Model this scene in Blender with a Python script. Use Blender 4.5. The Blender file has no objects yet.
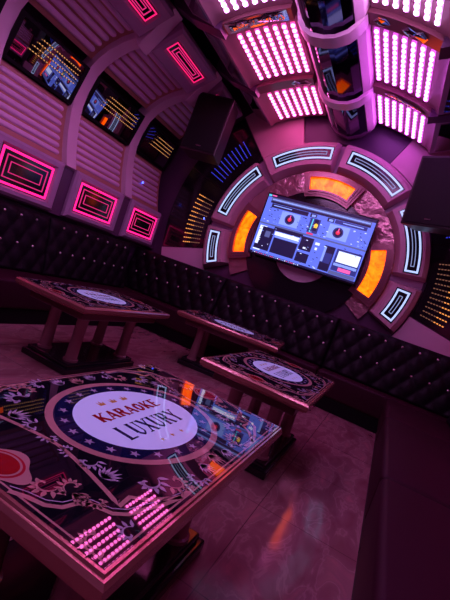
import bpy, bmesh, math, random
from mathutils import Vector, Matrix
random.seed(7)
SC = bpy.context.scene
COL = SC.collection
H = 1.15            # eye height above the floor
XC = -1.42          # middle of the room (ceiling spine and ring)
PI = math.pi
rad = math.radians

# ------------------------------------------------------------------ camera
cam_d = bpy.data.cameras.new('camera'); cam = bpy.data.objects.new('camera', cam_d); COL.objects.link(cam)
cam_d.sensor_fit = 'HORIZONTAL'; cam_d.sensor_width = 36.0; cam_d.lens = 400.9/450*36.0
cam_d.clip_start = 0.02; cam_d.clip_end = 60
def cam_basis(yaw, pitch, roll):
    cy, sy, cp, sp = math.cos(yaw), math.sin(yaw), math.cos(pitch), math.sin(pitch)
    F = Vector((-sy*cp, cy*cp, sp)); R0 = Vector((cy, sy, 0)); U0 = R0.cross(F)
    cr, sr = math.cos(roll), math.sin(roll)
    return cr*R0+sr*U0, -sr*R0+cr*U0, F
cR, cU, cF = cam_basis(rad(22.595), rad(-3.468), rad(19.359))
m = Matrix(((cR.x, cU.x, -cF.x, 0), (cR.y, cU.y, -cF.y, 0), (cR.z, cU.z, -cF.z, H), (0, 0, 0, 1)))
cam.matrix_world = m
SC.camera = cam

# ------------------------------------------------------------------ world, exposure
w = bpy.data.worlds.new('world'); SC.world = w; w.use_nodes = True
w.node_tree.nodes['Background'].inputs[0].default_value = (0.05, 0.02, 0.06, 1)
w.node_tree.nodes['Background'].inputs[1].default_value = 0.2
vs = SC.view_settings
vs.view_transform = 'Standard'; vs.look = 'None'; vs.exposure = 0.0; vs.gamma = 1.0; vs.use_curve_mapping = False
BEAD_P, BEAD_V, BEAD_FILL = (10.5, 1.35, 5.8), (9.0, 1.5, 11.2), (13.0, 5.2, 14.5)      # emitted colour of the LED beads, left and right; rear brightened as fill
STRIP_P, STRIP_V = (1.5, 0.13, 0.65), (1.2, 0.15, 1.3)

# ------------------------------------------------------------------ materials
MATS = {}
def mat(name, col, rough=0.5, metal=0.0, emit=None, es=0.0, ior=1.5, coat=0.0, bump=None, var=None):
    """bump = (scale, strength, distance); var = (scale, amount, second colour)"""
    if name in MATS: return MATS[name]
    M = bpy.data.materials.new(name); M.use_nodes = True
    nt = M.node_tree; b = nt.nodes['Principled BSDF']
    b.inputs['Base Color'].default_value = (*col, 1); b.inputs['Roughness'].default_value = rough
    b.inputs['Metallic'].default_value = metal; b.inputs['IOR'].default_value = ior
    b.inputs['Coat Weight'].default_value = coat; b.inputs['Coat Roughness'].default_value = 0.05
    if emit: b.inputs['Emission Color'].default_value = (*emit, 1); b.inputs['Emission Strength'].default_value = es
    tc = nt.nodes.new('ShaderNodeTexCoord')
    v = var or (6.0, 0.25, tuple(c*0.75 for c in col))
    n = nt.nodes.new('ShaderNodeTexNoise'); n.inputs['Scale'].default_value = v[0]; n.inputs['Detail'].default_value = 4
    nt.links.new(tc.outputs['Object'], n.inputs['Vector'])
    mx = nt.nodes.new('ShaderNodeMix'); mx.data_type = 'RGBA'
    mx.inputs[6].default_value = (*col, 1); mx.inputs[7].default_value = (*v[2], 1)
    ml = nt.nodes.new('ShaderNodeMath'); ml.operation = 'MULTIPLY'; ml.inputs[1].default_value = v[1]*1.6
    nt.links.new(n.outputs['Fac'], ml.inputs[0]); nt.links.new(ml.outputs[0], mx.inputs[0])
    nt.links.new(mx.outputs[2], b.inputs['Base Color'])
    if bump:
        n2 = nt.nodes.new('ShaderNodeTexNoise'); n2.inputs['Scale'].default_value = bump[0]; n2.inputs['Detail'].default_value = 3
        nt.links.new(tc.outputs['Object'], n2.inputs['Vector'])
        bp = nt.nodes.new('ShaderNodeBump'); bp.inputs['Strength'].default_value = bump[1]; bp.inputs['Distance'].default_value = bump[2]
        nt.links.new(n2.outputs['Fac'], bp.inputs['Height']); nt.links.new(bp.outputs[0], b.inputs['Normal'])
    MATS[name] = M
    return M
def glow(name, col, s):
    return mat(name, (0.02, 0.02, 0.02), 0.4, emit=col, es=s)

plaster  = mat('pink_plaster', (0.74, 0.54, 0.66), 0.40, bump=(40, 0.08, 0.002))
plaster2 = mat('purple_plaster', (0.46, 0.30, 0.46), 0.38)
panelm   = mat('pink_panel_shaded', (0.46, 0.22, 0.16), 0.42)  # flute valleys darkened in colour to deepen their shading
ridgem   = mat('lilac_ridge_lit', (0.78, 0.54, 0.76), 0.33)  # flute crests lightened in colour to strengthen the light contrast
ringp    = mat('warm_pink_plaster', (0.62, 0.43, 0.45), 0.36)
traym    = mat('rose_tray', (0.40, 0.20, 0.24), 0.4)
darkm    = mat('dark_purple_paint', (0.05, 0.025, 0.06), 0.35)
darkm2   = mat('aubergine_paint', (0.11, 0.045, 0.11), 0.35)
blackgl  = mat('black_mirror_glass', (0.34, 0.32, 0.35), 0.02, 1.0, var=(1.0, 0.0, (0.4, 0.4, 0.4)))
spineg   = mat('dark_violet_glass', (0.085, 0.06, 0.13), 0.05, 1.0)
blackpl  = mat('gloss_black', (0.012, 0.01, 0.014), 0.12)
blackmt  = mat('matt_black', (0.006, 0.005, 0.007), 0.45, ior=1.25)
rimm     = mat('polished_maroon_band', (0.36, 0.16, 0.18), 0.2, 0.45)
chrome   = mat('chrome', (0.85, 0.85, 0.9), 0.06, 1.0, bump=(9, 0.35, 0.05))
chromep  = mat('plain_chrome', (0.8, 0.75, 0.8), 0.12, 1.0)
foil     = mat('rose_foil', (0.62, 0.36, 0.38), 0.22, 0.6, bump=(5, 0.5, 0.05), var=(3.0, 0.4, (0.30, 0.12, 0.12)))
leather  = mat('black_plum_leather', (0.007, 0.003, 0.008), 0.5, ior=1.25, bump=(160, 0.15, 0.002))
leather2 = mat('plum_leather_seat', (0.034, 0.005, 0.016), 0.5, ior=1.22, bump=(160, 0.15, 0.002))
wood     = mat('rosewood_edge', (0.50, 0.21, 0.18), 0.2, 0.5, coat=0.6)
woodd    = mat('dark_rosewood', (0.13, 0.045, 0.06), 0.28, coat=0.4)
column   = mat('brown_lacquer_column', (0.30, 0.14, 0.16), 0.22, 0.2, coat=0.5)
neon_o   = glow('magenta_neon', (1.0, 0.012, 0.20), 2.2)
neon_u   = glow('soft_magenta_neon', (1.0, 0.015, 0.18), 1.1)
neon_i   = glow('dim_magenta_neon', (1.0, 0.03, 0.25), 0.75)
ringw    = glow('cool_white_light', (0.44, 0.55, 1.0), 1.3)
ringi    = glow('dim_cool_white_light', (0.42, 0.50, 1.0), .6)
gold_l   = glow('gold_light', (1.0, 0.34, 0.08), 1.0)
gold_refl   = glow('gold_reflection_glow', (1.0, 0.42, 0.14), .85)  # stands in for LED bars reflected in the wall mirrors
gold_d   = glow('faint_gold_light', (0.55, 0.22, 0.14), 0.35)
blue_l   = glow('blue_light', (0.06, 0.07, 1.0), 0.55)
laser    = glow('blue_spark', (0.05, 0.08, 1.0), 14)
bead_p, bead_v = glow('pink_led_bead', [c/16 for c in BEAD_P], 16), glow('violet_led_bead', [c/16 for c in BEAD_V], 16)
bead_r, strip_r = glow('pale_violet_fill_bead', [c/16 for c in BEAD_FILL], 16), glow('pale_violet_fill_strip', (.8, .3, .9), 1.5)  # paler, stronger glow chosen to fill the room with light
strip_p, strip_v = glow('pink_led_strip', [c/1.5 for c in STRIP_P], 1.5), glow('violet_led_strip', [c/1.5 for c in STRIP_V], 1.5)

def amber_mat():
    M = bpy.data.materials.new('backlit_amber'); M.use_nodes = True; nt = M.node_tree; b = nt.nodes['Principled BSDF']
    b.inputs['Base Color'].default_value = (0.2, 0.05, 0.0, 1); b.inputs['Roughness'].default_value = 0.25
    tc = nt.nodes.new('ShaderNodeTexCoord'); n = nt.nodes.new('ShaderNodeTexNoise'); n.inputs['Scale'].default_value = 9; n.inputs['Detail'].default_value = 5
    n.inputs['Distortion'].default_value = 1.5
    cr = nt.nodes.new('ShaderNodeValToRGB'); e = cr.color_ramp.elements
    e[0].position = 0.35; e[0].color = (1.0, 0.055, 0.0, 1); e[1].position = 0.66; e[1].color = (1.0, 0.15, 0.002, 1)
    nt.links.new(tc.outputs['Object'], n.inputs['Vector']); nt.links.new(n.outputs['Fac'], cr.inputs[0])
    nt.links.new(cr.outputs[0], b.inputs['Emission Color']); b.inputs['Emission Strength'].default_value = 3.2
    return M
amber = amber_mat()

def floor_mat():
    M = bpy.data.materials.new('marble_tile_floor'); M.use_nodes = True; nt = M.node_tree; b = nt.nodes['Principled BSDF']
    L = nt.links.new; N = nt.nodes.new
    tc = N('ShaderNodeTexCoord')
    n = N('ShaderNodeTexNoise'); n.inputs['Scale'].default_value = 2.2; n.inputs['Detail'].default_value = 9; n.inputs['Distortion'].default_value = 0.9
    mp = N('ShaderNodeMapping'); mp.inputs['Scale'].default_value = (3.6, 1.5, 1); mp.inputs['Rotation'].default_value = (0, 0, 0.6)
    L(tc.outputs['Object'], mp.inputs[0]); L(mp.outputs[0], n.inputs['Vector'])
    cr = N('ShaderNodeValToRGB'); cr.color_ramp.elements[0].position = 0.3; cr.color_ramp.elements[0].color = (0.22, 0.075, 0.095, 1)
    cr.color_ramp.elements[1].position = 0.72; cr.color_ramp.elements[1].color = (0.40, 0.17, 0.18, 1)
    k = cr.color_ramp.elements.new(0.50); k.color = (0.27, 0.13, 0.14, 1)
    k = cr.color_ramp.elements.new(0.53); k.color = (0.36, 0.20, 0.20, 1)
    k = cr.color_ramp.elements.new(0.56); k.color = (0.28, 0.14, 0.15, 1)
    L(n.outputs['Fac'], cr.inputs[0])
    br = N('ShaderNodeTexBrick'); br.offset = 0.0; br.inputs['Scale'].default_value = 1.0
    br.inputs['Brick Width'].default_value = 0.8; br.inputs['Row Height'].default_value = 0.8; br.inputs['Mortar Size'].default_value = 0.0025
    mp2 = N('ShaderNodeMapping'); mp2.inputs['Location'].default_value = (0.32, 0.18, 0)
    L(tc.outputs['Object'], mp2.inputs[0]); L(mp2.outputs[0], br.inputs['Vector'])
    mx = N('ShaderNodeMix'); mx.data_type = 'RGBA'; mx.inputs[7].default_value = (0.12, 0.05, 0.06, 1)
    L(br.outputs['Fac'], mx.inputs[0]); L(cr.outputs[0], mx.inputs[6]); L(mx.outputs[2], b.inputs['Base Color'])
    b.inputs['Roughness'].default_value = 0.10
    bp = N('ShaderNodeBump'); bp.inputs['Strength'].default_value = 0.12; bp.inputs['Distance'].default_value = 0.01
    n3 = N('ShaderNodeTexNoise'); n3.inputs['Scale'].default_value = 7; L(tc.outputs['Object'], n3.inputs['Vector'])
    L(n3.outputs['Fac'], bp.inputs['Height']); L(bp.outputs[0], b.inputs['Normal'])
    return M
floorm = floor_mat()

# ------------------------------------------------------------------ helpers
class MB:
    """collects faces with material slots, then links them as one mesh object"""
    def __init__(s): s.v = []; s.f = []; s.m = []; s.mats = []
    def mi(s, M):
        if M not in s.mats: s.mats.append(M)
        return s.mats.index(M)
    def add(s, vs, fs, M):
        o = len(s.v); s.v += [tuple(p) for p in vs]; i = s.mi(M)
        for f in fs: s.f.append([o+k for k in f]); s.m.append(i)
    def box(s, lo, hi, M, rot=None, cen=None):
        x0, y0, z0 = lo; x1, y1, z1 = hi
        vs = [(x0,y0,z0),(x1,y0,z0),(x1,y1,z0),(x0,y1,z0),(x0,y0,z1),(x1,y0,z1),(x1,y1,z1),(x0,y1,z1)]
        if rot is not None:
            c = Vector(cen); vs = [rot @ Vector(p)+c for p in vs]
        s.add(vs, [(0,3,2,1),(4,5,6,7),(0,1,5,4),(1,2,6,5),(2,3,7,6),(3,0,4,7)], M)
    def prism(s, poly, a0, a1, fn, M, cap=True):
        """poly = closed list of 2-D points, extruded between a0 and a1; fn(p, a) -> xyz"""
        n = len(poly); vs = [fn(p, a0) for p in poly]+[fn(p, a1) for p in poly]
        fs = [(i, (i+1) % n, n+(i+1) % n, n+i) for i in range(n)]
        if cap: fs += [tuple(range(n-1, -1, -1)), tuple(range(n, 2*n))]
        s.add(vs, fs, M)
    def sweep(s, poly, stations, fn, M, cap=True):
        n = len(poly); vs = []; fs = []
        for a in stations: vs += [fn(p, a) for p in poly]
        for k in range(len(stations)-1):
            for i in range(n): fs.append((k*n+i, k*n+(i+1) % n, (k+1)*n+(i+1) % n, (k+1)*n+i))
        if cap: fs += [tuple(range(n-1, -1, -1)), tuple(range((len(stations)-1)*n, len(stations)*n))]
        s.add(vs, fs, M)
    def lathe(s, prof, M, cen=(0,0,0), n=20, cap=True):
        vs = []; fs = []
        for r, z in prof:
            for i in range(n): a = 2*PI*i/n; vs.append((cen[0]+r*math.cos(a), cen[1]+r*math.sin(a), cen[2]+z))
        for k in range(len(prof)-1):
            for i in range(n): fs.append((k*n+i, k*n+(i+1) % n, (k+1)*n+(i+1) % n, (k+1)*n+i))
        if cap: fs += [tuple(range(n-1, -1, -1)), tuple(range((len(prof)-1)*n, len(prof)*n))]
        s.add(vs, fs, M)
    def mesh(s, name, recalc=True, smooth=None, bevel=None):
        me = bpy.data.meshes.new(name); me.from_pydata(s.v, [], s.f)
        for M in s.mats: me.materials.append(M)
        me.polygons.foreach_set('material_index', s.m)
        if recalc or bevel:
            bm = bmesh.new(); bm.from_mesh(me)
            if recalc: bmesh.ops.recalc_face_normals(bm, faces=bm.faces)
            if bevel: bmesh.ops.bevel(bm, geom=[e for e in bm.edges if e.calc_face_angle(0) > 0.5], offset=bevel[0], segments=bevel[1], profile=0.5, affect='EDGES')
            bm.to_mesh(me); bm.free()
        if smooth is not None:
            me.polygons.foreach_set('use_smooth', [True]*len(me.polygons))
            me.set_sharp_from_angle(angle=rad(smooth))
        me.update(); return me
    def build(s, name, parent=None, loc=None, **k):
        o = bpy.data.objects.new(name, s.mesh(name, **k)); COL.objects.link(o)
        if loc: o.location = loc
        if parent: o.parent = parent
        return o
def tag(o, label, cat, group=None, kind=None):
    if label: o['label'] = label
    if cat: o['category'] = cat
    if group: o['group'] = group
    if kind: o['kind'] = kind
    return o
def struct(o): o['kind'] = 'structure'; return o
def empty(name, loc, label, cat, group=None, rz=0):
    o = bpy.data.objects.new(name, None); COL.objects.link(o); o.location = loc; o.rotation_euler = (0, 0, rz)
    o.empty_display_size = 0.1
    return tag(o, label, cat, group)
def child(o, parent, off):
    """parent a world-space mesh object under an empty standing at off"""
    o.parent = parent; o.location = (-off[0], -off[1], -off[2]); return o
def copy_tree(o, parent=None):
    c = o.copy(); COL.objects.link(c); c.parent = parent
    for ch in list(o.children): copy_tree(ch, c)
    return c
ORD = ['first', 'second', 'third', 'fourth', 'fifth', 'sixth', 'seventh']
def side_fn(sd):           # (d, zrel) and y -> world
    return lambda p, y: (XC+sd*p[0], y, p[1]+H)

# ------------------------------------------------------------------ the room
YF, YB = 5.65, -1.3
WF = 5.655
def slab(name, lo, hi, M):
    b = MB(); b.box(lo, hi, M); return struct(b.build(name))
slab('floor', (-4.4, YB-0.1, -0.1), (1.6, YF+0.15, 0), floorm)
slab('ceiling', (-4.4, YB-0.1, 4.0), (1.6, YF+0.15, 4.1), darkm)
slab('wall_left', (XC-2.98, YB-0.1, 0), (XC-2.86, YF+0.15, 4.0), darkm2)
slab('wall_right', (XC+2.86, YB-0.1, 0), (XC+2.98, YF+0.15, 4.0), darkm2)
slab('wall_far', (XC-2.86, WF, 0), (XC+2.86, YF+0.15, 4.0), darkm2)
slab('wall_back', (XC-2.86, YB-0.1, 0), (XC+2.86, YB, 4.0), darkm2)
slab('trim_1', (XC-2.86, YB, 0), (XC-2.56, YF, 1.13), darkm)
slab('trim_2', (XC+2.56, YB, 0), (XC+2.86, YF, 1.13), darkm)

# rib positions along the room; the bays lie between them
RIBS = [4.625, 3.515, 2.45, 1.335, .22, -.90]           # 4.625 3.51 2.395 1.28 .165 -.95
RW = 0.075
BAYS = [(4.70, 5.52)]+[(RIBS[k+1]+RW, RIBS[k]-RW) for k in range(5)]
# inner surface of the wall ribs: (d, z above the eye)
PROF = [(2.43,.58),(2.50,.75),(2.565,.95),(2.61,1.15),(2.63,1.32),(2.61,1.50),(2.55,1.70),(2.46,1.83),(2.34,1.94),(2.18,2.04),(1.97,2.12)]
def offs(pts, t):
    out = []
    for i, p in enumerate(pts):
        a = Vector(pts[max(i-1, 0)]); b = Vector(pts[min(i+1, len(pts)-1)]); d = (b-a).normalized()
        nrm = Vector((d.y, -d.x)); nrm = nrm if nrm.dot(Vector((1, 0.35))) > 0 else -nrm
        out.append((p[0]+nrm.x*t, p[1]+nrm.y*t))
    return out
def lerp_prof(P, z0, z1, n):
    def at(z):
        for a, b in zip(P, P[1:]):
            if a[1] <= z <= b[1]: t = (z-a[1])/(b[1]-a[1]); return (a[0]+(b[0]-a[0])*t, z)
        return P[0] if z < P[0][1] else P[-1]
    return [at(z0+(z1-z0)*i/n) for i in range(n+1)]
def along(P, s0, s1, n):       # by arc length fraction
    L = [0]
    for a, b in zip(P, P[1:]): L.append(L[-1]+math.dist(a, b))
    out = []
    for i in range(n+1):
        s = (s0+(s1-s0)*i/n)*L[-1]
        for k in range(len(P)-1):
            if s <= L[k+1]+1e-9: t = (s-L[k])/(L[k+1]-L[k]); out.append(tuple(P[k][j]+(P[k+1][j]-P[k][j])*t for j in (0, 1))); break
    return out
UB0, UB1 = (1.97, 2.10), (1.60, 2.36)      # upper light box face, wall end and room end
def vault(d): return 2.59-0.22*d*d         # ceiling vault height above the eye

def wall_rib(sd, y, label):
    fn = side_fn(sd); loc = (XC+sd*2.5, y, H+.58); e = empty('wall_rib', loc, label, 'rib', 'curved ribs on the side walls')
    b = MB(); q = offs(PROF, 0.16)
    inner = lerp_prof(PROF, .58, 2.12, 26)
    b.prism([*PROF, *reversed(q)], y-RW, y+RW, fn, plaster); child(b.build('curved_band', smooth=35), e, loc)
    n = Vector((-.81, -.59))
    b = MB(); a0, a1 = Vector((1.99, 2.03)), Vector((1.66, 2.47))
    b.prism([a0+n*.035, a1+n*.035, a1-n*.22, (2.15, 2.3)], y-RW-.015, y+RW+.015, fn, plaster); child(b.build('bracket', bevel=(.008, 1)), e, loc)
def fluted(sd, y0, y1, upper, label):
    fn = side_fn(sd); P = offs(PROF, 0.075)
    zz = (1.72, 2.08) if upper else (.60, 1.25)
    P = lerp_prof(P, *zz, 14) if not upper else along(P, .655, 1.0, 14)
    loc = (fn(P[0], y0)[0], (y0+y1)/2, fn(P[0], 0)[2])
    e = empty('fluted_panel', loc, label, 'wall panel', 'fluted wall panels')
    b = MB(); b.prism([*P, *reversed(offs(P, .05))], y0, y1, fn, panelm); child(b.build('backing'), e, loc)
    nR = 6 if upper else 7; b = MB(); C = along(P, .06, .94, nR*2)
    for k in range(nR):
        c = Vector(C[2*k+1]); t = (Vector(C[2*k+2])-Vector(C[2*k])).normalized()
        n = Vector((t.y, -t.x)); n = -n if n.dot(Vector((1, .35))) > 0 else n
        hw = math.dist(C[2*k], C[2*k+2])*.36
        base = [(math.cos(a)*hw, math.sin(a)*hw*.9) for a in [PI*i/8 for i in range(9)]]
        st = [(y0+.05, .05), (y0+.055, .5), (y0+.07, .85), (y0+.095, 1), (y1-.095, 1), (y1-.07, .85), (y1-.055, .5), (y1-.05, .05)]
        b.sweep(base, st, lambda p, s, c=c, t=t, n=n: fn((c.x+t.x*p[0]*s[1]+n.x*p[1]*s[1], c.y+t.y*p[0]*s[1]+n.y*p[1]*s[1]), s[0]), ridgem)
    child(b.build('ridges', smooth=50), e, loc)
def wall_mirror(sd, y0, y1, label):
    fn = side_fn(sd); a = Vector((2.665, 1.26)); c = Vector((2.545, 1.71))
    loc = (fn(a, y0)[0], (y0+y1)/2, H+1.26); e = empty('wall_mirror', loc, label, 'mirror', 'dark mirrors on the side walls')
    n = Vector((-(c.y-a.y), -(a.x-c.x))).normalized(); t = c-a; N1, N2 = 16, 6; b = MB(); vs = []; fs = []
    for i in range(N1+1):
        for j in range(N2+1):
            u, v = i/N1, j/N2; q = a+t*(.07+.86*v)+n*(.013*(1-(2*u-1)**2)+.004*(1-(2*v-1)**2)); vs.append(fn(q, y0+.03+(y1-y0-.06)*u))
    for i in range(N1):
        for j in range(N2): k = i*(N2+1)+j; fs.append((k, k+1, k+N2+2, k+N2+1))
    b.add(vs, fs, blackgl); child(b.build('mirror_glass', smooth=80), e, loc)
    back = n*-.03; O = [(0, 0, 0), (1, 0, 0), (1, 1, 0), (0, 1, 0)]; b = MB(); vs = []
    for (g, l) in ((0, -.03), (0, .012), (.05, .012), (.05, -.004)):
        for (u, v, _) in O:
            yy = y0+(y1-y0)*u+(g if u == 0 else -g); vv = v+(g*2 if v == 0 else -g*2)*.75; q = a+t*vv+n*l; vs.append(fn(q, yy))
    b.add(vs, [(k*4+i, k*4+(i+1) % 4, k*4+4+(i+1) % 4, k*4+4+i) for k in range(3) for i in range(4)]+[(0, 1, 2, 3), (12, 13, 14, 15)], blackmt)
    child(b.build('black_frame'), e, loc)
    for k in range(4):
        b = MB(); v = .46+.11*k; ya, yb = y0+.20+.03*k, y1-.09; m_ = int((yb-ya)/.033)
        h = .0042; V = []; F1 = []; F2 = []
        for i in range(m_*2):      # painted reflection: glowing dots alternate with dark gaps along one strip
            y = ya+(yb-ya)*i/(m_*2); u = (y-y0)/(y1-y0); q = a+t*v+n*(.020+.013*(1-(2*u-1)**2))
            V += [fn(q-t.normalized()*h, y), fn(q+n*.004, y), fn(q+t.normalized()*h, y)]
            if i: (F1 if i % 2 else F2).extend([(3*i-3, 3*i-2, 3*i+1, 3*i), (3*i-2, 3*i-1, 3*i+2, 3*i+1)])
        b.add(V, F1, gold_refl); o_ = len(b.f); mi = b.mi(blackmt)
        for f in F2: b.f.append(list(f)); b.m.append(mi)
        child(b.build('mirrored_dot_row', recalc=False), e, loc)
def outline(b, y0, y1, s0, s1, wd, P, lift, M):
    """rectangular neon outline on a face P(s, y, lift) -> xyz"""
    for (ya, yb, sa, sb) in ((y0, y1, s0, s0+wd), (y0, y1, s1-wd, s1), (y0, y0+wd, s0+wd, s1-wd), (y1-wd, y1, s0+wd, s1-wd)):
        vs = [P(s, y, l) for l in (lift, lift+.006) for (s, y) in ((sa, ya), (sb, ya), (sb, yb), (sa, yb))]
        b.add(vs, [(0,3,2,1),(4,5,6,7),(0,1,5,4),(1,2,6,5),(2,3,7,6),(3,0,4,7)], M)
def light_box(sd, y0, y1, upper, label):
    fn = side_fn(sd)
    if upper: A, B = Vector(UB0), Vector(UB1)
    else: A, B = Vector((2.43, .02)), Vector((2.43, .585))
    T = (B-A); L = T.length; T.normalize(); n = Vector((T.y, -T.x)); n = n if n.x < 0 or (upper and n.y < 0) else -n
    if upper and n.y > 0: n = -n
    def P(s, y, l): q = A+T*s+n*l; return fn((q.x, q.y), y)
    loc = P(0, (y0+y1)/2, 0); e = empty('neon_wall_box', loc, label, 'wall light', 'neon light boxes on the side walls')
    b = MB(); yi0, yi1 = y0+.02, y1-.02
    s0, s1 = ((L-.40)/2+.005, (L+.40)/2-.005) if upper else (.10, .46)
    if upper: s0, s1 = .165, .32
    q0, q1 = (y0+.10, y1-.10) if y1-y0 < .9 else (y0+.13, y1-.15)
    # stepped housing: outer rim, chamfer, opening
    R = [(0, yi0, L, yi1, -.10), (0, yi0, L, yi1, 0), (.03, yi0+.03, L-.03, yi1-.03, .03), (s0-.03, q0-.03, s1+.03, q1+.03, .03), (s0-.012, q0-.012, s1+.012, q1+.012, .004)]
    vs = []; fs = []
    for (a, c, d2, d3, l) in R: vs += [P(a, c, l), P(d2, c, l), P(d2, d3, l), P(a, d3, l)]
    for k in range(len(R)-1):
        for i in range(4): fs.append((k*4+i, k*4+(i+1) % 4, k*4+4+(i+1) % 4, k*4+4+i))
    fs.append((0, 1, 2, 3)); fs.append(tuple(range(4*len(R)-4, 4*len(R))))
    b.add(vs, fs, plaster2); child(b.build('housing'), e, loc)
    b = MB()
    vs = [P(s, y, l) for l in (.004, .008) for (s, y) in ((s0-.008, q0-.008), (s1+.008, q0-.008), (s1+.008, q1+.008), (s0-.008, q1+.008))]
    b.add(vs, [(0,3,2,1),(4,5,6,7),(0,1,5,4),(1,2,6,5),(2,3,7,6),(3,0,4,7)], blackpl); child(b.build('black_face'), e, loc)
    k = (s1-s0)/.36
    b = MB(); outline(b, q0, q1, s0, s1, .024*max(k, .6), P, .009, neon_u if upper else neon_o); child(b.build('outer_neon_line'), e, loc)
    b = MB(); outline(b, q0+.065, q1-.065, s0+.062*k, s1-.062*k, .011, P, .009, neon_i)
    outline(b, q0+.12, q1-.12, s0+.12*k, s1-.12*k, .009, P, .009, neon_i); child(b.build('inner_neon_lines'), e, loc)
def ceiling_rib(sd, y, label):
    fn = side_fn(sd); loc = (XC+sd*.4, y, H+2.5)
    e = empty('ceiling_rib', loc, label, 'rib', 'ribs across the ceiling')
    top = [(d, vault(d)-.045) for d in [.36+.67*i/10 for i in range(11)]]
    b = MB(); b.prism([*top, *[(d, z+.12) for d, z in reversed(top)]], y-RW, y+RW, fn, rimm); child(b.build('polished_band', smooth=30), e, loc)
    b = MB(); b.prism([(1.02, 2.26), (1.40, 2.36), (1.68, 2.50), (1.68, 2.75), (1.02, 2.5)], y-RW, y+RW, fn, darkm2); child(b.build('outer_arm'), e, loc)
    return e
def cove(sd, y0, y1, label):
    fn = side_fn(sd); loc = (XC+sd*1.2, (y0+y1)/2, H+2.3)
    e = empty('cove_panel', loc, label, 'ceiling panel', 'slanted cove panels beside the light panels')
    a, c = Vector((1.10, 2.29)), Vector((1.40, 2.40)); t = (c-a).normalized(); n = Vector((t.y, -t.x))
    b = MB(); b.prism([a, c, c+Vector((0, .30)), a+Vector((0, .25))], y0, y1, fn, plaster2); child(b.build('panel_frame'), e, loc)
    b = MB(); g0, g1 = a+t*.05, c-t*.05; b.prism([g0+n*.012, g1+n*.012, g1-n*.01, g0-n*.01], y0+.06, y1-.06, fn, blackgl); child(b.build('dark_glass'), e, loc)

def led_bar_mesh(L, sm, bm_):
    b = MB(); n = int(round(L/.070))
    b.box((-.022, -L/2, 0), (.022, L/2, .012), sm)
    for i in range(n):
        y = -L/2+(i+.5)*L/n; r = .024; V = []; F = []
        rings = [(1.0, 0.0), (.88, -.5), (.5, -.86)]
        for (rr, zz) in rings:
            for k in range(8): a = PI/4*k; V.append((r*rr*math.cos(a)*.95, y+r*rr*math.sin(a)*1.15, zz*.018))
        V.append((0, y, -.018))
        for j in range(2):
            for k in range(8): F.append((j*8+k, (j+1)*8+k, (j+1)*8+(k+1) % 8, j*8+(k+1) % 8))
        for k in range(8): F.append((16+k, 24, 16+(k+1) % 8))
        b.add(V, F, bm_)
    return b.mesh('led_bar', recalc=False, smooth=60)
BARM = {}
def led_panel(sd, y0, y1, label, rear=False):
    fn = side_fn(sd); loc = (XC+sd*.7, (y0+y1)/2, H+2.45)
    e = empty('led_ceiling_panel', loc, label, 'ceiling light', 'LED ceiling panels')
    ds = [.36+.69*i/8 for i in range(9)]
    pr = [(d, vault(d)) for d in ds]
    b = MB(); b.prism([*pr, (1.10, vault(1.05)-.06), (1.10, 2.6), *[(d, z+.06) for d, z in reversed(pr)]], y0, y1, fn, traym); child(b.build('panel_tray', smooth=30), e, loc)
    L = round(y1-y0-.16, 3); key = (L, sd, rear)
    if key not in BARM: BARM[key] = led_bar_mesh(L, *((strip_r, bead_r) if rear else (strip_p, bead_p) if sd < 0 else (strip_v, bead_v)))
    for k in range(7):
        d = .41+.089*k; o = bpy.data.objects.new('led_bar', BARM[key]); COL.objects.link(o); o.parent = e
        x, y, z = fn((d, vault(d)-.014), (y0+y1)/2); o.location = (x-loc[0], y-loc[1], z-loc[2])
        o.rotation_euler = (0, sd*math.atan(.44*d), 0)
SIDE = {-1: 'left', 1: 'right'}
for sd in (-1, 1):
    S = SIDE[sd]
    for k, y in enumerate(RIBS):
        wall_rib(sd, y, f'curved pink plaster rib on {S} wall, {ORD[k]} from the screen wall')
        ceiling_rib(sd, y, f'polished maroon rib across {S} half of ceiling, {ORD[k]} from the screen wall')
    for k, (y0, y1) in enumerate(BAYS):
        fluted(sd, y0, y1, False, f'fluted pink panel below the dark mirror on {S} wall, {ORD[k]} from the screen wall')
        fluted(sd, y0, y1, True, f'fluted pink panel above the dark mirror on {S} wall, {ORD[k]} from the screen wall')
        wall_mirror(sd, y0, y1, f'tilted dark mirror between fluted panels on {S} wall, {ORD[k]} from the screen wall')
        light_box(sd, y0, y1, False, f'magenta neon box low on {S} wall above sofa, {ORD[k]} from the screen wall')
        light_box(sd, y0, y1, True, f'magenta neon box high on {S} wall under ceiling, {ORD[k]} from the screen wall')
        cove(sd, y0, y1, f'slanted dark glass cove panel beside {S} ceiling lights, {ORD[k]} from the screen wall')
        led_panel(sd, y0, y1, rear=k > 1, label=f'{"pale violet fill" if k > 1 else "pink" if sd < 0 else "violet"} LED panel on {S} half of ceiling, {ORD[k]} from the screen wall')
# back panel behind the ribs between lower box and curved panels
for sd, nm in ((-1, 'trim_3'), (1, 'trim_4')):
    b = MB(); fn = side_fn(sd); b.prism([(2.47, .0), (2.47, .56), (2.80, .56), (2.80, .0)], YB, YF, fn, darkm2); struct(b.build(nm))

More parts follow.
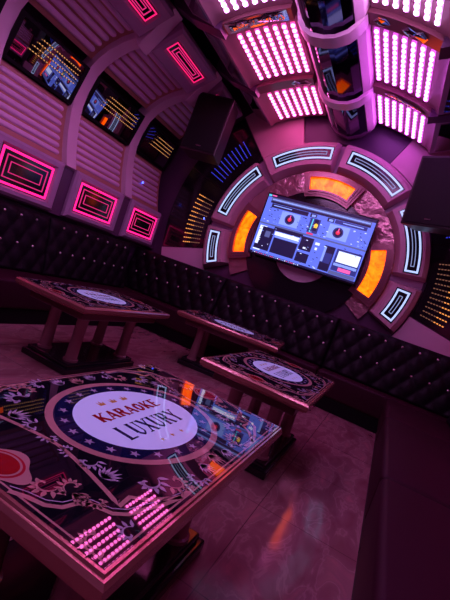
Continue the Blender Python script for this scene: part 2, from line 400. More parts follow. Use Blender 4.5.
# ------------------------------------------------------------------ ceiling spine
def spine():
    loc = (XC, YF-.15, H+2.5); y0, y1 = YB, 5.50
    e = empty('ceiling_spine', loc, 'dark faceted glass beam with purple bands hanging along middle of ceiling', 'ceiling beam')
    fc = lambda p, y: (XC+.035+p[0]*.86, y, p[1]+H)
    for s in (-1, 1): b = MB(); b.prism([(s*.37, 2.62), (s*.355, 2.48), (s*.285, 2.42), (s*.265, 2.44), (s*.30, 2.62)], y0, y1, fc, plaster); child(b.build('side_rail'), e, loc)
    b = MB(); G = [(-.285, 2.45), (-.15, 2.345), (.0, 2.32), (.06, 2.325), (.19, 2.37), (.285, 2.45), (.2, 2.6), (-.2, 2.6)]
    b.prism(G, y0, y1, fc, spineg); child(b.build('faceted_glass'), e, loc)
    arc = [(-.375, 2.50), (-.33, 2.40), (-.25, 2.325), (-.13, 2.275), (0, 2.262), (.13, 2.275), (.25, 2.325), (.33, 2.40), (.375, 2.50)]
    for y in RIBS:
        b = MB(); b.prism([*arc, *[(p[0]*.9, p[1]+.035) for p in reversed(arc)]], y-.07, y+.07, fc, plaster); child(b.build('wrap_band', smooth=40), e, loc)
        for s in (-1, 1): b = MB(); b.prism([(s*.375, 2.5), (s*.335, 2.46), (s*.335, 2.58), (s*.375, 2.58)], y-.07, y+.07, fc, rimm); child(b.build('band_clip'), e, loc)
    b = MB(); arc2 = [(-.36, 2.55), (-.31, 2.42), (-.17, 2.33), (.02, 2.29), (.19, 2.345), (.31, 2.43), (.36, 2.55)]
    b.prism([*arc2, *[(p[0]*.93, p[1]+.02) for p in reversed(arc2)]], y1-.02, y1+.04, fc, darkm2); child(b.build('end_rim'), e, loc)
spine()
# mirrored decorative plates on the ceiling ribs
def plate(sd, y, d0, d1, shape, label):
    fn = side_fn(sd); loc = (XC+sd*(d0+d1)/2, y, H+vault((d0+d1)/2)-.05)
    e = empty('mirror_plate', loc, label, 'ceiling ornament', 'chrome plates on the ceiling ribs')
    def P(u, v, l): d = d0+(d1-d0)*u; return fn((d, vault(d)-.049-l), y+v*RW)
    def mk(sc, l0, l1, M, nm):
        cu = sum(p[0] for p in shape)/len(shape); cv = sum(p[1] for p in shape)/len(shape)
        pts = [(cu+(p[0]-cu)*sc[0], cv+(p[1]-cv)*sc[1]) for p in shape]; n = len(pts)
        b = MB(); b.add([P(*p, l0) for p in pts]+[P(*p, l1) for p in pts]+[P(cu, cv, l1+.004)], [(i, (i+1) % n, n+(i+1) % n, n+i) for i in range(n)]+[(n+i, n+(i+1) % n, 2*n) for i in range(n)], M)
        child(b.build(nm), e, loc)
    mk((1, 1), 0, .008, chromep, 'chrome_rim'); mk((.88, .62), .006, .014, blackgl if d1-d0 < .5 else chrome, 'mirror_face')
band = [(0, -.9), (.35, -.95), (.7, -.85), (1, -.9), (1, .9), (.65, .95), (.3, .85), (0, .95)]
flash = [(0, .1), (.25, -.75), (.55, -.35), (.8, -.9), (1, -.2), (.85, .75), (.5, .45), (.3, .9), (.12, .5)]
slim = [(0, -.2), (.2, -.7), (.8, -.3), (1, .3), (.75, .5), (.2, .1)]
gem = [(0, 0), (.3, -.7), (.75, -.7), (1, 0), (.7, .6), (.3, .6)]
plate(-1, 3.51, .40, 1.00, band, 'long swirled chrome plate on second ceiling rib left of the beam')
plate(-1, 4.625, .38, .62, flash, 'zigzag chrome plate on ceiling rib nearest the screen, left of the beam')
plate(1, 3.51, .40, .56, gem, 'small chrome plate on second ceiling rib right beside the beam')
plate(1, 3.51, .66, .90, flash, 'jagged chrome plate on second ceiling rib at right, farther from the beam')
plate(1, 4.625, .48, .98, slim, 'long slim chrome plate on ceiling rib nearest the screen, right of the beam')

# ------------------------------------------------------------------ ring wall
RX, RZ = -1.413, .655+H
def ringpt(r, th, y): a = rad(th); return (RX+r*math.cos(a), y, RZ+r*math.sin(a))
def arc_block(b, prof, t0, t1, M, n=14, endcut=0.0):
    """prof = closed list of (r, y); swept over the angle"""
    st = [t0+(t1-t0)*i/n for i in range(n+1)]
    b.sweep(prof, st, lambda p, t: ringpt(p[0], t, p[1]), M)
def arc_line(b, r0, r1, t0, t1, wd, y0, y1, M, n=16):
    arc_block(b, [(r0, y0), (r0+wd, y0), (r0+wd, y1), (r0, y1)], t0, t1, M, n)
    arc_block(b, [(r1-wd, y0), (r1, y0), (r1, y1), (r1-wd, y1)], t0, t1, M, n)
    dt = math.degrees(wd/((r0+r1)/2))
    for a, c in ((t0, t0+dt), (t1-dt, t1)): arc_block(b, [(r0+wd, y0), (r1-wd, y0), (r1-wd, y1), (r0+wd, y1)], a, c, M, 1)
segs = [(-25, -1, -21, -4.5, 'lowest right, by the sofa'), (3, 43.5, 5.5, 39.5, 'right of the screen'), (46.5, 88.5, 49.5, 83, 'above the screen, right half'),
        (91, 133.5, 93.3, 127.5, 'above the screen, left half'), (136.5, 177.5, 137.7, 171.8, 'left of the screen'), (180, 205, 183.5, 203, 'lowest left, by the sofa')]
for (t0, t1, l0, l1, where) in segs:
    loc = ringpt(1.38, (t0+t1)/2, 5.5); e = empty('ring_segment', loc, f'pink plaster ring segment with white outlined light, {where}', 'wall light', 'segments of the lit ring')
    b = MB(); n = 16; F = 5.47
    # chamfered solid, ends slanted too
    prof = [(1.17, 5.63), (1.17, 5.60), (1.235, F), (1.52, F), (1.575, 5.54), (1.585, 5.63)]
    vs = []; fs = []; st = [t0+(t1-t0)*i/n for i in range(n+1)]
    st = [t0, t0+1.2]+st[1:-1]+[t1-1.2, t1]
    for i, t in enumerate(st):
        ed = i in (0, len(st)-1)
        for (r, y) in prof: vs.append(ringpt(r if not ed else 1.38+(r-1.38)*1.0, t, 5.60 if ed and y < 5.60 else y))
    m_ = len(prof)
    for k in range(len(st)-1):
        for i in range(m_): fs.append((k*m_+i, k*m_+(i+1) % m_, (k+1)*m_+(i+1) % m_, (k+1)*m_+i))
    fs += [tuple(range(m_)), tuple(range((len(st)-1)*m_, len(st)*m_))]
    b.add(vs, fs, ringp); child(b.build('plaster_body', smooth=30), e, loc)
    b = MB(); arc_block(b, [(1.295, F-.002), (1.485, F-.002), (1.485, F+.01), (1.295, F+.01)], l0-.7, l1+.7, blackpl); child(b.build('black_inlay'), e, loc)
    b = MB(); arc_line(b, 1.31, 1.47, l0, l1, .023, F-.008, F, ringw); child(b.build('outer_light_line'), e, loc)
    b = MB(); arc_line(b, 1.367, 1.413, l0+3, l1-3, .009, F-.008, F, ringi); child(b.build('inner_light_line'), e, loc)
# backing between the segments
b = MB(); arc_block(b, [(1.17, YF), (1.17, 5.632), (1.57, 5.632), (1.57, YF)], -24, 204, plaster2, 60); o = b.build('ring_backing'); tag(o, 'purple plaster ring behind the lit segments, seen in their joints', 'wall ring')
# rose foil ring and black disc
b = MB(); arc_block(b, [(.88, YF), (.88, 5.62), (1.165, 5.60), (1.165, YF)], -33, 213, foil, 60); tag(b.build('foil_ring'), 'crinkled rose foil ring between amber lights and plaster ring', 'wall ring')
def disc(r, y0, y1, M, nm, lab):
    n = 64; b = MB(); b.prism([(r*math.cos(2*PI*i/n), r*math.sin(2*PI*i/n)) for i in range(n)], y0, y1, lambda p, y: (RX+p[0], y, RZ+p[1]), M)
    tag(b.build(nm), lab, 'wall disc')
disc(.875, 5.585, YF, blackpl, 'black_disc', 'large gloss black disc behind the television')
disc(.42, 5.56, 5.585, plaster, 'pink_disc', 'small pink plaster disc peeking out below the television')
# amber lamps
for c, where in ((87, 'top lamp above the television'), (178.5, 'left lamp beside the television'), (0, 'right lamp beside the television')):
    t0, t1 = c-17.5, c+17.5; loc = ringpt(.97, c, 5.5); e = empty('amber_lamp', loc, f'glowing amber arc lamp in stepped frame, {where}', 'wall light', 'amber arc lamps around the television')
    b = MB()
    for k in range(3):
        g = .028*k; a, z = (.80+g, 1.15-g); dt = math.degrees(.028/.97)*k; y = 5.53-.018*k
        arc_line(b, a, z, t0-5.2+dt, t1+5.2-dt, .0275, y, 5.58, rimm)
    child(b.build('stepped_frame'), e, loc)
    b = MB(); arc_block(b, [(.872, 5.55), (1.078, 5.55), (1.078, 5.58), (.872, 5.58)], t0-.6, t1+.6, amber); child(b.build('amber_glass'), e, loc)
# wall tiles around the ring
def R2(t):
    a = rad(t); s, c = math.sin(a), abs(math.cos(a)); r = 2.80/max(c, .01)
    if s > 0: r = min(r, 2.02/s)
    return min(r, 2.36)
def tile(t0, t1, M, th, nm, lab, cat, grp=None, r0=1.60):
    n = 12; P = [(r0, t0+(t1-t0)*i/n) for i in range(n+1)]+[(R2(t), t) for t in [t1-(t1-t0)*i/n for i in range(n+1)]]
    b = MB(); b.prism(P, YF-th, YF, lambda p, y: ringpt(p[0], p[1], y), M); return tag(b.build(nm), lab, cat, grp)
G = 'wall tiles around the lit ring'
tile(-27, -14, plaster, .05, 'wall_tile', 'pink plaster wedge on the screen wall, low at the right above sofa', 'wall tile', G)
tile(194, 207, plaster, .05, 'wall_tile', 'pink plaster wedge on the screen wall, low at the left above sofa', 'wall tile', G)
tile(110.5, 133, ringp, .05, 'wall_tile', 'pink plaster wedge above the lit ring, left of ceiling beam', 'wall tile', G)
tile(47.5, 65, ringp, .05, 'wall_tile', 'pink plaster wedge above the lit ring, right behind the speaker', 'wall tile', G)
tile(65.5, 110, darkm, .03, 'wall_tile', 'dark purple wedge above the lit ring under the ceiling beam', 'wall tile', G)
def grille_tile(t0, t1, b0, b1, n, r0, r1, M1, M2, col, where):
    e = empty('lit_wall_tile', ringpt(1.9, (t0+t1)/2, YF), f'black glass wedge with {col} light bars, {where}', 'wall light', 'black wedges with light bars')
    lp = tuple(e.location); n2 = 12
    P = [(1.60, t0+(t1-t0)*i/n2) for i in range(n2+1)]+[(R2(t), t) for t in [t1-(t1-t0)*i/n2 for i in range(n2+1)]]
    b = MB(); b.prism(P, YF-.03, YF, lambda p, y: ringpt(p[0], p[1], y), blackpl); child(b.build('black_glass'), e, lp)
    for k in range(n):
        t = b0+(b1-b0)*(k+.5)/n; q = 9
        b = MB()
        for j in range(q):
            ra = r0+(r1-r0)*(j+.08)/q; rb = r0+(r1-r0)*(j+.72)/q; dt = (b1-b0)/n*.10
            Mx = M1 if j >= q*.45 or M2 is None else M2
            arc_block(b, [(ra, YF-.036), (rb, YF-.036), (rb, YF-.03), (ra, YF-.03)], t-dt, t+dt, Mx, 1)
        child(b.build('light_bar'), e, lp)
grille_tile(160.5, 193.5, 167, 192, 12, 1.69, 2.0, gold_l, gold_d, 'gold', 'left of the ring')
grille_tile(133.5, 160, 137, 158, 10, 1.76, 2.04, blue_l, None, 'blue', 'upper left behind the speaker')
grille_tile(-13.5, 20, -12, 13, 12, 1.69, 2.0, gold_l, gold_d, 'gold', 'right of the ring')
grille_tile(20.5, 47, 22, 43, 10, 1.76, 2.04, blue_l, None, 'blue', 'upper right behind the speaker')

# ------------------------------------------------------------------ television
def tv():
    x0, x1, z0, z1, y = -2.14, -.62, .435+H, 1.295+H, 5.40
    loc = ((x0+x1)/2, y, z0); e = empty('television', loc, 'wide flat television showing blue music mixing software in the ring', 'television')
    b = MB(); b.box((x0-.02, y, z0-.025), (x1+.02, y+.05, z1+.02), blackpl); b.box((x0+.3, y+.05, z0+.2), (x1-.3, y+.15, z1-.15), blackmt); child(b.build('casing', bevel=(.004, 1)), e, loc)
    b = MB()
    E = lambda c, s=1.0: glow('screen_%d_%d_%d_%d' % (c[0]*100, c[1]*100, c[2]*100, s*100), c, s)
    bg = E((.12, .18, .90), 1.15); lt = E((.24, .34, 1.0), 1.25); wh = E((.60, .66, 1.0), 1.7); dk = E((.008, .008, .06), .9); nv = E((.03, .04, .28), .9)
    rd = E((1, .03, .08), 1.0); yl = E((1, .62, .04), 1.3); pk = E((1, .12, .45), 1.2); cy = E((.1, .7, 1), 1.1); gy = E((.12, .14, .42), .9)
    W, Hh = x1-x0, z1-z0; lv = [0]
    def q(u0, v0, u1, v1, M):
        lv[0] += 1; yy = y-.0012-.00003*lv[0]
        b.add([(x0+u0*W, yy, z0+v0*Hh), (x0+u1*W, yy, z0+v0*Hh), (x0+u1*W, yy, z0+v1*Hh), (x0+u0*W, yy, z0+v1*Hh)], [(0, 1, 2, 3)], M)
    def circ(u, v, r, M):
        lv[0] += 1; yy = y-.0012-.00003*lv[0]; n = 24
        b.add([(x0+u*W+r*math.cos(2*PI*i/n), yy, z0+v*Hh+r*math.sin(2*PI*i/n)) for i in range(n)], [tuple(range(n))], M)
    q(0, 0, 1, 1, bg)
    q(0, .955, 1, 1, dk); q(.0, .965, .03, .995, cy); q(.035, .975, .08, .995, pk)
    q(.04, .90, .97, .955, gy); q(.05, .915, .96, .935, lt); q(.04, .865, .97, .90, dk)
    q(.06, .795, .42, .86, dk); q(.08, .825, .26, .84, lt); q(.44, .80, .50, .86, dk); q(.455, .81, .49, .845, lt); q(.60, .80, .66, .86, dk); q(.615, .81, .65, .845, lt); q(.67, .80, .95, .86, nv); q(.74, .825, .92, .84, lt)
    for ux in (.27, .725):
        q(ux-.09, .56, ux+.09, .78, lt); circ(ux, .67, .072, nv); circ(ux, .67, .055, dk); circ(ux, .67, .028, rd); q(ux-.004, .67, ux+.004, .74, pk)
    q(.455, .56, .55, .79, nv); q(.475, .57, .485, .78, cy); q(.50, .60, .535, .78, dk); q(.505, .65, .535, .69, yl); circ(.52, .69, .026, yl); q(.46, .53, .52, .555, rd)
    q(0, .50, 1, .525, gy)
    q(.02, .06, .09, .47, wh); q(.05, .12, .17, .46, dk); q(.09, .30, .14, .40, gy); q(.02, .08, .17, .16, dk)
    q(.16, .44, .44, .50, dk); q(.18, .37, .42, .43, wh); q(.19, .34, .42, .36, lt); q(.185, .08, .42, .33, dk)
    q(.435, .26, .55, .48, dk); q(.475, .29, .50, .315, wh); q(.435, .07, .55, .22, dk)
    q(.56, .06, .66, .46, bg); q(.57, .40, .61, .44, wh); q(.58, .32, .60, .36, wh)
    q(.66, .05, .755, .44, dk); q(.67, .17, .745, .33, nv); q(.66, .18, .68, .42, lt)
    q(.77, .10, .99, .44, nv); q(.79, .24, .98, .41, wh); q(.78, .18, .98, .22, lt); q(.83, .11, .94, .165, pk); q(.76, .035, .99, .09, gy)
    q(.0, 0, 1, .03, dk)
    rnd = random.Random(3)
    for _ in range(190):
        u, v = rnd.uniform(.02, .98), rnd.choice([rnd.uniform(.54, .79), rnd.uniform(.04, .49)])
        if abs(u-.27) < .07 or abs(u-.725) < .07 or .18 < u < .42 and v < .34: continue
        s = rnd.uniform(.006, .02); q(u, v, u+s, v+.010, rnd.choice([wh, lt, dk, dk, nv]))
    for i in range(26): q(.03+i*.018, .008, .04+i*.018, .022, rnd.choice([wh, lt, pk]))
    child(b.build('screen', recalc=False), e, loc)
    for f in e.children[-1].data.polygons: pass
tv()

# ------------------------------------------------------------------ speakers
def speaker(loc, rz, tilt, W, D, Ht, label):
    e = empty('wall_speaker', loc, label, 'speaker', None, rz); e.rotation_euler = (tilt, 0, rz)
    P = [(-W/2, -D/2), (W/2, -D/2), (W*.45, D/2), (-W*.45, D/2)]
    b = MB(); b.prism(P, 0, Ht, lambda p, z: (p[0], p[1], z), mat('satin_cabinet', (.025, .015, .02), .35)); b.build('cabinet', e, bevel=(.012, 2))
    b = MB(); b.box((-W/2+.025, -D/2-.012, .025), (W/2-.025, -D/2-.001, Ht-.025), mat('speaker_grille', (.007, .006, .008), .5, ior=1.3, bump=(400, .5, .003))); gr = b.build('grille', e, bevel=(.004, 1))
    b = MB(); b.box((-.035, -D/2-.017, .07), (.035, -D/2-.0125, .085), chromep); b.build('badge', gr)
    b = MB(); b.box((-.03, D/2-.01, Ht*.6), (.03, D/2+.16, Ht*.6+.05), blackmt); b.box((-.03, D/2+.11, Ht*.6), (.03, D/2+.16, Ht+.28), blackmt); b.build('hanging_bracket', e)
speaker((-3.04, 4.78, 1.40+H), rad(8), rad(-4), .52, .34, .80, 'large black speaker hanging beside the left wall, under the ceiling')
speaker((.02, 4.85, 1.20+H), rad(-24), rad(5), .58, .34, .76, 'large black speaker hanging at the right, overlapping the lit ring')
# little blue laser dots, built as glowing beads with an added rim
def spark(p, r, label):
    e = empty('blue_laser_dot', p, label, 'light', 'tiny blue laser dots')
    b = MB(); b.lathe([(r*.1, -r), (r*.7, -r*.7), (r, 0), (r*.7, r*.7), (r*.1, r)], laser, n=10); b.build('dot_core', e)
    b = MB(); b.lathe([(r*1.6, -r*.25), (r*1.6, r*.25)], blackmt, n=12); b.build('dot_rim', e)
spark((XC-2.60, 5.03, H+.905), .014, 'tiny blue laser dot on the last fluted panel of left wall')
spark((-3.13, YF-.05, H+1.02-.3), .012, 'tiny blue laser dot on the gold barred wedge')

# ------------------------------------------------------------------ sofas
DX, DZ = .2, .15
def sofa(L, label, n_b=True, depth=.62, front_only=False):
    """local: length along +x from 0 to L, front faces -y at y=0, back at y=depth+..."""
    e = empty('sofa_section', (0, 0, 0), label, 'sofa', 'tufted sofa sections around the room')
    b = MB(); b.box((.004, .03, .0), (L-.004, depth, .16), blackmt); b.build('base', e, bevel=(.01, 2))
    b = MB(); b.box((.004, 0, .16), (L-.004, depth, .45), leather2); b.build('seat', e, bevel=(.035, 4), smooth=60)
    # tufted back: from (y=.38,z=.45) leaning to (y=.52, z=1.12)
    n_s, n_t = int(L/.022), 32; V = []; F = []; top = 1.12
    yb = depth-.22
    Ht = .68
    def P(s, t, dsp): return (s, yb+t*.20-dsp, .45+t*top*0+t*.965)
    def bulge(s, t):
        a, c = s/DX+t/(2*DZ), s/DX-t/(2*DZ)
        v = abs(math.sin(PI*a))*abs(math.sin(PI*c)); ed = min(1, min(s, L-s)/.03, (Ht-t)/.04+.2, t/.03+.3)
        return (.012+.032*v**.5)*max(ed, 0)
    for j in range(n_t+1):
        for i in range(n_s+1): s, t = .004+(L-.008)*i/n_s, Ht*j/n_t; V.append(P(s, t, bulge(s, t)))
    for j in range(n_t):
        for i in range(n_s): k = j*(n_s+1)+i; F.append((k, k+1, k+n_s+2, k+n_s+1))
    # back faces
    o = len(V); V += [(.004, depth+.05, .45), (L-.004, depth+.05, .45), (L-.004, depth+.05, .45+Ht*.965), (.004, depth+.05, .45+Ht*.965)]
    tl, tr = n_t*(n_s+1), n_t*(n_s+1)+n_s
    F.append((o, o+3, o+2, o+1)); F.append(tuple([*range(tl, tr+1), o+2, o+3])); F.append(tuple([*range(n_s, -1, -1), o, o+1]))
    F.append(tuple([*[j*(n_s+1) for j in range(n_t+1)], o+3, o])); F.append(tuple([*[j*(n_s+1)+n_s for j in range(n_t, -1, -1)], o+1, o+2]))
    b = MB(); b.add(V, F, leather); back = b.build('tufted_backrest', e, smooth=70)
    for j in range(1, 5):
        t = j*DZ; off = 0 if j % 2 == 0 else .5; k = 1-off
        while (k+off)*DX < L-.05 and k < 60:
            s = (k+off)*DX; k += 1
            if s < .05: continue
            o = bpy.data.objects.new('button', BUT); COL.objects.link(o); o.parent = back
            p = P(s, t, .018); o.location = p; o.rotation_euler = (rad(90-12), 0, 0)
    return e
bb = MB(); bb.lathe([(.015, 0), (.015, .004), (.0125, .009), (.008, .0125), (.003, .014)], mat('polished_button', (.95, .88, .85), .36, 1.0), n=12)
BUT = bb.mesh('button', smooth=60)
def put(e, loc, rz): e.location = loc; e.rotation_euler = (0, 0, rz)
# far wall: front at y 5.05, faces -y
for x0, x1, w_ in ((-3.97, -2.30, 'left part'), (-2.30, -.62, 'middle part'), (-.62, 1.13, 'right part')):
    put(sofa(x1-x0, f'black tufted leather sofa section below the television wall, {w_}', depth=.45), (x0, 4.97, 0), 0)
# left wall: front at x -3.2, faces +x
for k, (y0, y1) in enumerate(((3.42, 4.94), (1.82, 3.42), (.22, 1.82), (-1.28, .22))):
    put(sofa(y1-y0, f'black tufted leather sofa section along left wall, {ORD[k]} from the screen wall', depth=.70), (-3.2, y0, 0), rad(90))
# right side: front at x .2, faces -x
for k, (y0, y1) in enumerate(((3.86, 4.94), (2.28, 3.86), (.70, 2.28), (-1.28, .70))):
    put(sofa(y1-y0, f'black and plum leather sofa section along right wall, {ORD[k]} from the screen wall', depth=.86), (.2, y1, 0), rad(-90))

# ------------------------------------------------------------------ tables
def flat_mat(name, col, rough=.012): return mat(name, col, rough, ior=1.95, var=(30, .12, tuple(c*.7 for c in col)))
t_black, t_navy, t_white = flat_mat('print_black', (.006, .006, .012)), flat_mat('print_navy', (.008, .012, .06)), mat('print_white', (.60, .75, .95), .012, ior=1.95, emit=(.36, .38, .95), es=.28, var=(30, 0, (1, 1, 1)))
t_gold, t_silver, t_red, t_blue = flat_mat('print_rose_gold', (.50, .30, .26)), flat_mat('print_silver', (.44, .44, .56)), flat_mat('print_red', (.40, .01, .03)), flat_mat('print_ink_blue', (.03, .03, .12))
t_yel = flat_mat('print_gold', (.62, .42, .10))
class Print:
    def __init__(s): s.b = MB()
    def poly(s, pts, lv, M):
        z = .6000+lv*.00035; s.b.add([(-p[1], p[0], z) for p in pts], [tuple(range(len(pts)))], M)
    def ribbon(s, pts, wd, lv, M, taper=False):
        n = len(pts); L = []; R = []
        for i, p in enumerate(pts):
            a, c = pts[max(i-1, 0)], pts[min(i+1, n-1)]; dx, dy = c[0]-a[0], c[1]-a[1]; l = math.hypot(dx, dy) or 1
            w2 = wd/2*(1 if not taper else (.25+.75*math.sin(PI*min(1, (i+.5)/n)*.9)))
            L.append((p[0]-dy/l*w2, p[1]+dx/l*w2)); R.append((p[0]+dy/l*w2, p[1]-dx/l*w2))
        for i in range(n-1): s.poly([L[i], R[i], R[i+1], L[i+1]], lv, M)
    def ell_ring(s, a0, b0, a1, b1, lv, M, c=(0, 0), n=72):
        for i in range(n):
            t, u = 2*PI*i/n, 2*PI*(i+1)/n
            s.poly([(c[0]+a0*math.cos(t), c[1]+b0*math.sin(t)), (c[0]+a1*math.cos(t), c[1]+b1*math.sin(t)), (c[0]+a1*math.cos(u), c[1]+b1*math.sin(u)), (c[0]+a0*math.cos(u), c[1]+b0*math.sin(u))], lv, M)
    def ell(s, a, b_, lv, M, c=(0, 0), n=72): s.poly([(c[0]+a*math.cos(2*PI*i/n), c[1]+b_*math.sin(2*PI*i/n)) for i in range(n)], lv, M)
    def star(s, c, r, lv, M, rot=0):
        p = [(c[0]+(r if i % 2 == 0 else r*.42)*math.sin(rot+PI*i/5), c[1]+(r if i % 2 == 0 else r*.42)*math.cos(rot+PI*i/5)) for i in range(10)]
        for i in range(0, 10, 2): s.poly([c, p[i-1], p[i], p[i+1]], lv, M)
    def leaf(s, c, ang, L, W, lv, M):
        pts = [(t, W*math.sin(PI*t**.8)*(1-t*.3)) for t in [i/7 for i in range(8)]]
        poly = [(t*L, y) for t, y in pts]+[(t*L, -y*.6) for t, y in reversed(pts[1:-1])]
        ca, sa = math.cos(ang), math.sin(ang); s.poly([(c[0]+x*ca-y*sa, c[1]+x*sa+y*ca) for x, y in poly], lv, M)
    def scroll(s, c, ang, sc, flip, M, lv=2):
        pts = []
        for i in range(22):
            t = i/21; a = flip*t*5.2+ang; r = sc*(1-t)**1.1*.5
            pts.append((c[0]+sc*.5*math.cos(ang+PI)*0+r*math.cos(a), c[1]+r*math.sin(a)))
        s.ribbon(pts, sc*.12, lv, M, True)
        for i in (0, 2, 4, 6, 8, 10, 13):
            p = pts[i]; q = pts[i+1]; d = math.atan2(p[1]-c[1], p[0]-c[0])
            s.leaf(p, d+flip*.5, sc*(.44-.018*i), sc*.12, lv, M)
    def fan(s, c, ang, sc, M, lv=2, n=7):
        for i in range(n):
            d = (i-(n-1)/2)*.30; s.leaf(c, ang+d, sc*(1-.06*abs(i-(n-1)/2)**1.5), sc*.125, lv, M)
GL = {   # letters as strokes in a 1 x 1 box: (x0,y0,x1,y1,thick)
 'K': [(.2,0,.2,1,2), (.28,.42,.85,1,1), (.38,.52,.88,0,2)],
 'A': [(.12,0,.5,1,1), (.5,1,.88,0,2), (.28,.33,.72,.33,1)],
 'R': [(.2,0,.2,1,2), (.2,.95,.62,.95,1), (.62,.95,.78,.75,2), (.78,.75,.62,.52,2), (.62,.52,.2,.52,1), (.5,.52,.88,0,2)],
 'O': [(.5,.97,.2,.75,1.6), (.2,.75,.2,.25,2), (.2,.25,.5,.03,1.6), (.5,.03,.8,.25,1.6), (.8,.25,.8,.75,2), (.8,.75,.5,.97,1.6)],
 'E': [(.22,0,.22,1,2), (.22,.95,.82,.95,1), (.22,.5,.66,.5,1), (.22,.05,.84,.05,1)],
 'L': [(.25,0,.25,1,2), (.25,.05,.85,.05,1)],
 'U': [(.2,1,.2,.25,2), (.2,.25,.5,.04,1.6), (.5,.04,.8,.25,1), (.8,.25,.8,1,1)],
 'X': [(.15,1,.85,0,2), (.15,0,.85,1,1)],
 'Y': [(.12,1,.5,.48,2), (.5,.48,.88,1,1), (.5,.48,.5,0,2)]}
SER = {'K': [(.2,0),(.2,1),(.85,1),(.88,0)], 'A': [(.12,0),(.88,0)], 'R': [(.2,0),(.2,1),(.88,0)], 'O': [], 'E': [(.22,0),(.22,1)], 'L': [(.25,0),(.25,1)],
       'U': [(.2,1),(.8,1)], 'X': [(.15,0),(.15,1),(.85,0),(.85,1)], 'Y': [(.12,1),(.88,1),(.5,0)]}
def word(pr, txt, a0, a1, b0, b1, M, lv, tk):
    cw = (a1-a0)/len(txt); h = b1-b0
    for i, ch in enumerate(txt):
        X = lambda x: a0+cw*(i+.04+.92*x); Y = lambda y: b0+h*y
        for (x0, y0, x1, y1, t) in GL[ch]: pr.ribbon([(X(x0), Y(y0)), (X(x1), Y(y1))], tk*(.45 if t == 1 else t*.5), lv, M)
        for (x, y) in SER[ch]: yy = Y(y)+(tk*.14 if y < .5 else -tk*.14); pr.ribbon([(X(x)-cw*.17, yy), (X(x)+cw*.17, yy)], tk*.3, lv, M)
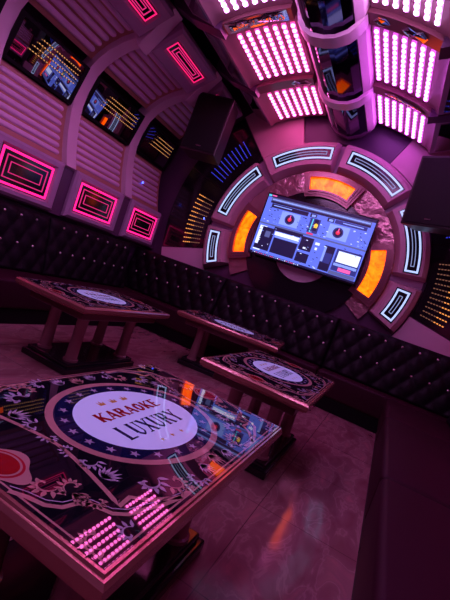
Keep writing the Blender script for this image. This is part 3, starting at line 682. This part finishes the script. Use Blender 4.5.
def make_table():
    e = empty('karaoke_table', (0, 0, 0), 'x', 'table', 'glass topped karaoke tables')
    hx, hy = .37, .60
    b = MB()
    def rect_ring(R, M):
        vs = []; fs = []
        for (ins, z) in R: vs += [(-hx+ins, -hy+ins, z), (hx-ins, -hy+ins, z), (hx-ins, hy-ins, z), (-hx+ins, hy-ins, z)]
        for k in range(len(R)-1):
            for i in range(4): fs.append((k*4+i, k*4+(i+1) % 4, k*4+4+(i+1) % 4, k*4+4+i))
        fs.append((3, 2, 1, 0)); fs.append(tuple(range(4*len(R)-4, 4*len(R))))
        b.add(vs, fs, M)
    rect_ring([(.05, .535), (.026, .538), (.018, .545), (.006, .548), (.006, .554), (0, .560), (0, .584), (.007, .593), (.013, .593), (.016, .5985), (.024, .5985)], wood)
    b.build('table_top', e)
    # printed glass
    b = MB(); b.box((-hx+.024, -hy+.024, .588), (hx-.024, hy-.024, .6000), t_black)
    pr = Print(); pr.b = b
    fr = [(-hy+.034, -hx+.034), (hy-.034, -hx+.034), (hy-.034, hx-.034), (-hy+.034, hx-.034)]
    for i in range(4): pr.ribbon([fr[i], fr[(i+1) % 4]], .005, 1, t_gold)
    pr.ell(.338, .262, 1, t_navy)
    pr.ell_ring(.315, .238, .338, .262, 2, t_gold)
    pr.ell(.252, .190, 2, t_white)
    for i in range(22): t = 2*PI*(i+.5)/22; pr.star((.284*math.cos(t), .213*math.sin(t)), .0165, 2, t_silver, rot=0)
    word(pr, 'KARAOKE', -.160, .180, .026, .077, t_red, 3, .015)
    word(pr, 'LUXURY', -.168, .170, -.088, -.012, t_blue, 3, .015)
    for a in (-.06, 0, .06):
        pr.poly([(a-.014, .112), (a-.016, .135), (a-.006, .123), (a, .142), (a+.006, .123), (a+.016, .135), (a+.014, .112)], 3, t_yel)
        pr.star((a, -.135), .011, 3, t_yel)
    for sg in (-1, 1):
        br = []
        for i in range(-12, 13):
            q = i/12; bb_ = q*.255; br.append((sg*(-.366-.058*abs(q)**1.4), bb_))
        for s2 in (-1, 1):
            half = [p for p in br if p[1]*s2 >= 0]; half.sort(key=lambda p: abs(p[1]))
            half += [(sg*-.380, s2*.250), (sg*-.345, s2*.290), (sg*-.270, s2*.330)]
            pr.ribbon(half, .013, 2, t_gold)
            for (ox, oy, wd_, M_) in ((0, 0, .012, t_gold), (sg*.012, -s2*.011, .003, t_silver)): pr.ribbon([(p[0]+ox, p[1]+oy) for p in [(sg*-.572, s2*.085), (sg*-.556, s2*.120), (sg*-.545, s2*.160), (sg*-.523, s2*.185), (sg*-.49, s2*.195), (sg*-.470, s2*.215), (sg*-.455, s2*.262), (sg*-.43, s2*.285), (sg*-.38, s2*.300), (sg*-.345, s2*.315), (sg*-.27, s2*.330), (sg*-.20, s2*.326)]], wd_, 2, M_)
            # leaf scrolls in the dark end field
            pr.scroll((sg*-.500, s2*.105), 1.2*s2*sg, .065, s2*sg, t_gold); pr.scroll((sg*-.455, s2*.150), 3.0*s2*sg, .055, s2*sg, t_gold)
            pr.scroll((sg*-.445, s2*.215), -1.8*s2*sg, .055, -s2*sg, t_gold)
            pr.fan((sg*-.475, s2*.165), PI/2*s2, .05, t_gold, n=5)
            # silver leaves between oval and bracket
            pr.scroll((sg*-.356, s2*.035), 2.5*s2, .045, s2*sg, t_silver)
            pr.scroll((sg*-.358, s2*.095), .6*s2, .055, s2*sg, t_silver)
            pr.fan((sg*-.378, s2*.165), 0 if sg > 0 else PI, .062, t_silver, n=7)
            pr.scroll((sg*-.295, s2*.240), .2*s2, .075, s2*sg, t_silver)
            pr.scroll((sg*-.225, s2*.282), 2.9*s2, .070, -s2*sg, t_gold)
            pr.scroll((sg*-.155, s2*.305), .9*s2, .060, s2*sg, t_silver)
            pr.fan((sg*-.08, s2*.285), s2*PI/2, .055, t_silver, n=7)
            # corners
            pr.scroll((sg*-.535, s2*.285), 2.0*s2, .06, s2*sg, t_gold)
            0 and pr.fan((sg*-.575, s2*.345), (-s2*PI/4 if sg > 0 else -s2*PI*.75)+(PI if sg > 0 else 0)*0, .07, t_gold, n=5)
            pr.scroll((sg*-.475, s2*.325), .4, .05, -s2*sg, t_silver)
        # medallion
        cx = sg*-.528; m8 = [(cx+(.068+.010*math.cos(4*t))*math.cos(t)*.85, (.080+.010*math.cos(4*t))*math.sin(t)) for t in [2*PI*i/40 for i in range(40)]]
        pr.poly(m8, 3, t_gold); pr.ell(.047, .058, 4, t_red, (cx, 0)); pr.ell_ring(.036, .046, .041, .051, 5, t_gold, (cx, 0)); pr.ell(.035, .045, 5, mat('print_bright_red', (.34, .008, .012), .012, ior=1.95), (cx, 0))
    pr.fan((0, .272), PI/2, .06, t_gold, n=7); pr.fan((0, -.272), -PI/2, .06, t_gold, n=7)
    b.build('printed_glass', e, recalc=False)
    b = MB(); b.box((-.29, -.50, .47), (.29, .50, .535), woodd); b.build('apron', e, bevel=(.008, 2))
    b = MB(); b.box((-.25, -.45, 0), (.25, .45, .055), blackpl); b.box((-.225, -.425, .055), (.225, .425, .085), blackpl); b.build('base_plinth', e, bevel=(.01, 2))
    b = MB(); b.lathe([(.062, .085), (.062, .10), (.052, .106), (.050, .13), (.045, .30), (.048, .43), (.056, .45), (.056, .47)], column, n=24)
    leg = b.build('leg', e, smooth=50); leg.location = (-.15, -.32, 0)
    for sx, sy in ((.15, -.32), (-.15, .32), (.15, .32)):
        c = leg.copy(); COL.objects.link(c); c.parent = e; c.location = (sx, sy, 0)
    return e
T = make_table()
spots = [((-.640, 1.172), 0, 'rosewood table with star ringed KARAOKE LUXURY glass top, nearest in the foreground'),
         ((-.635, 2.955), 0, 'glass topped karaoke table standing directly behind the foreground table'),
         ((-2.31, 2.86), 0, 'glass topped karaoke table beside the left sofa, its four columns visible'),
         ((-1.62, 4.43), rad(-81), 'glass topped karaoke table set crosswise before the sofa under the television')]
for i, (p, rz, lab) in enumerate(spots):
    o = T if i == 0 else copy_tree(T)
    o.location = (*p, 0); o.rotation_euler = (0, 0, rz); o['label'] = lab
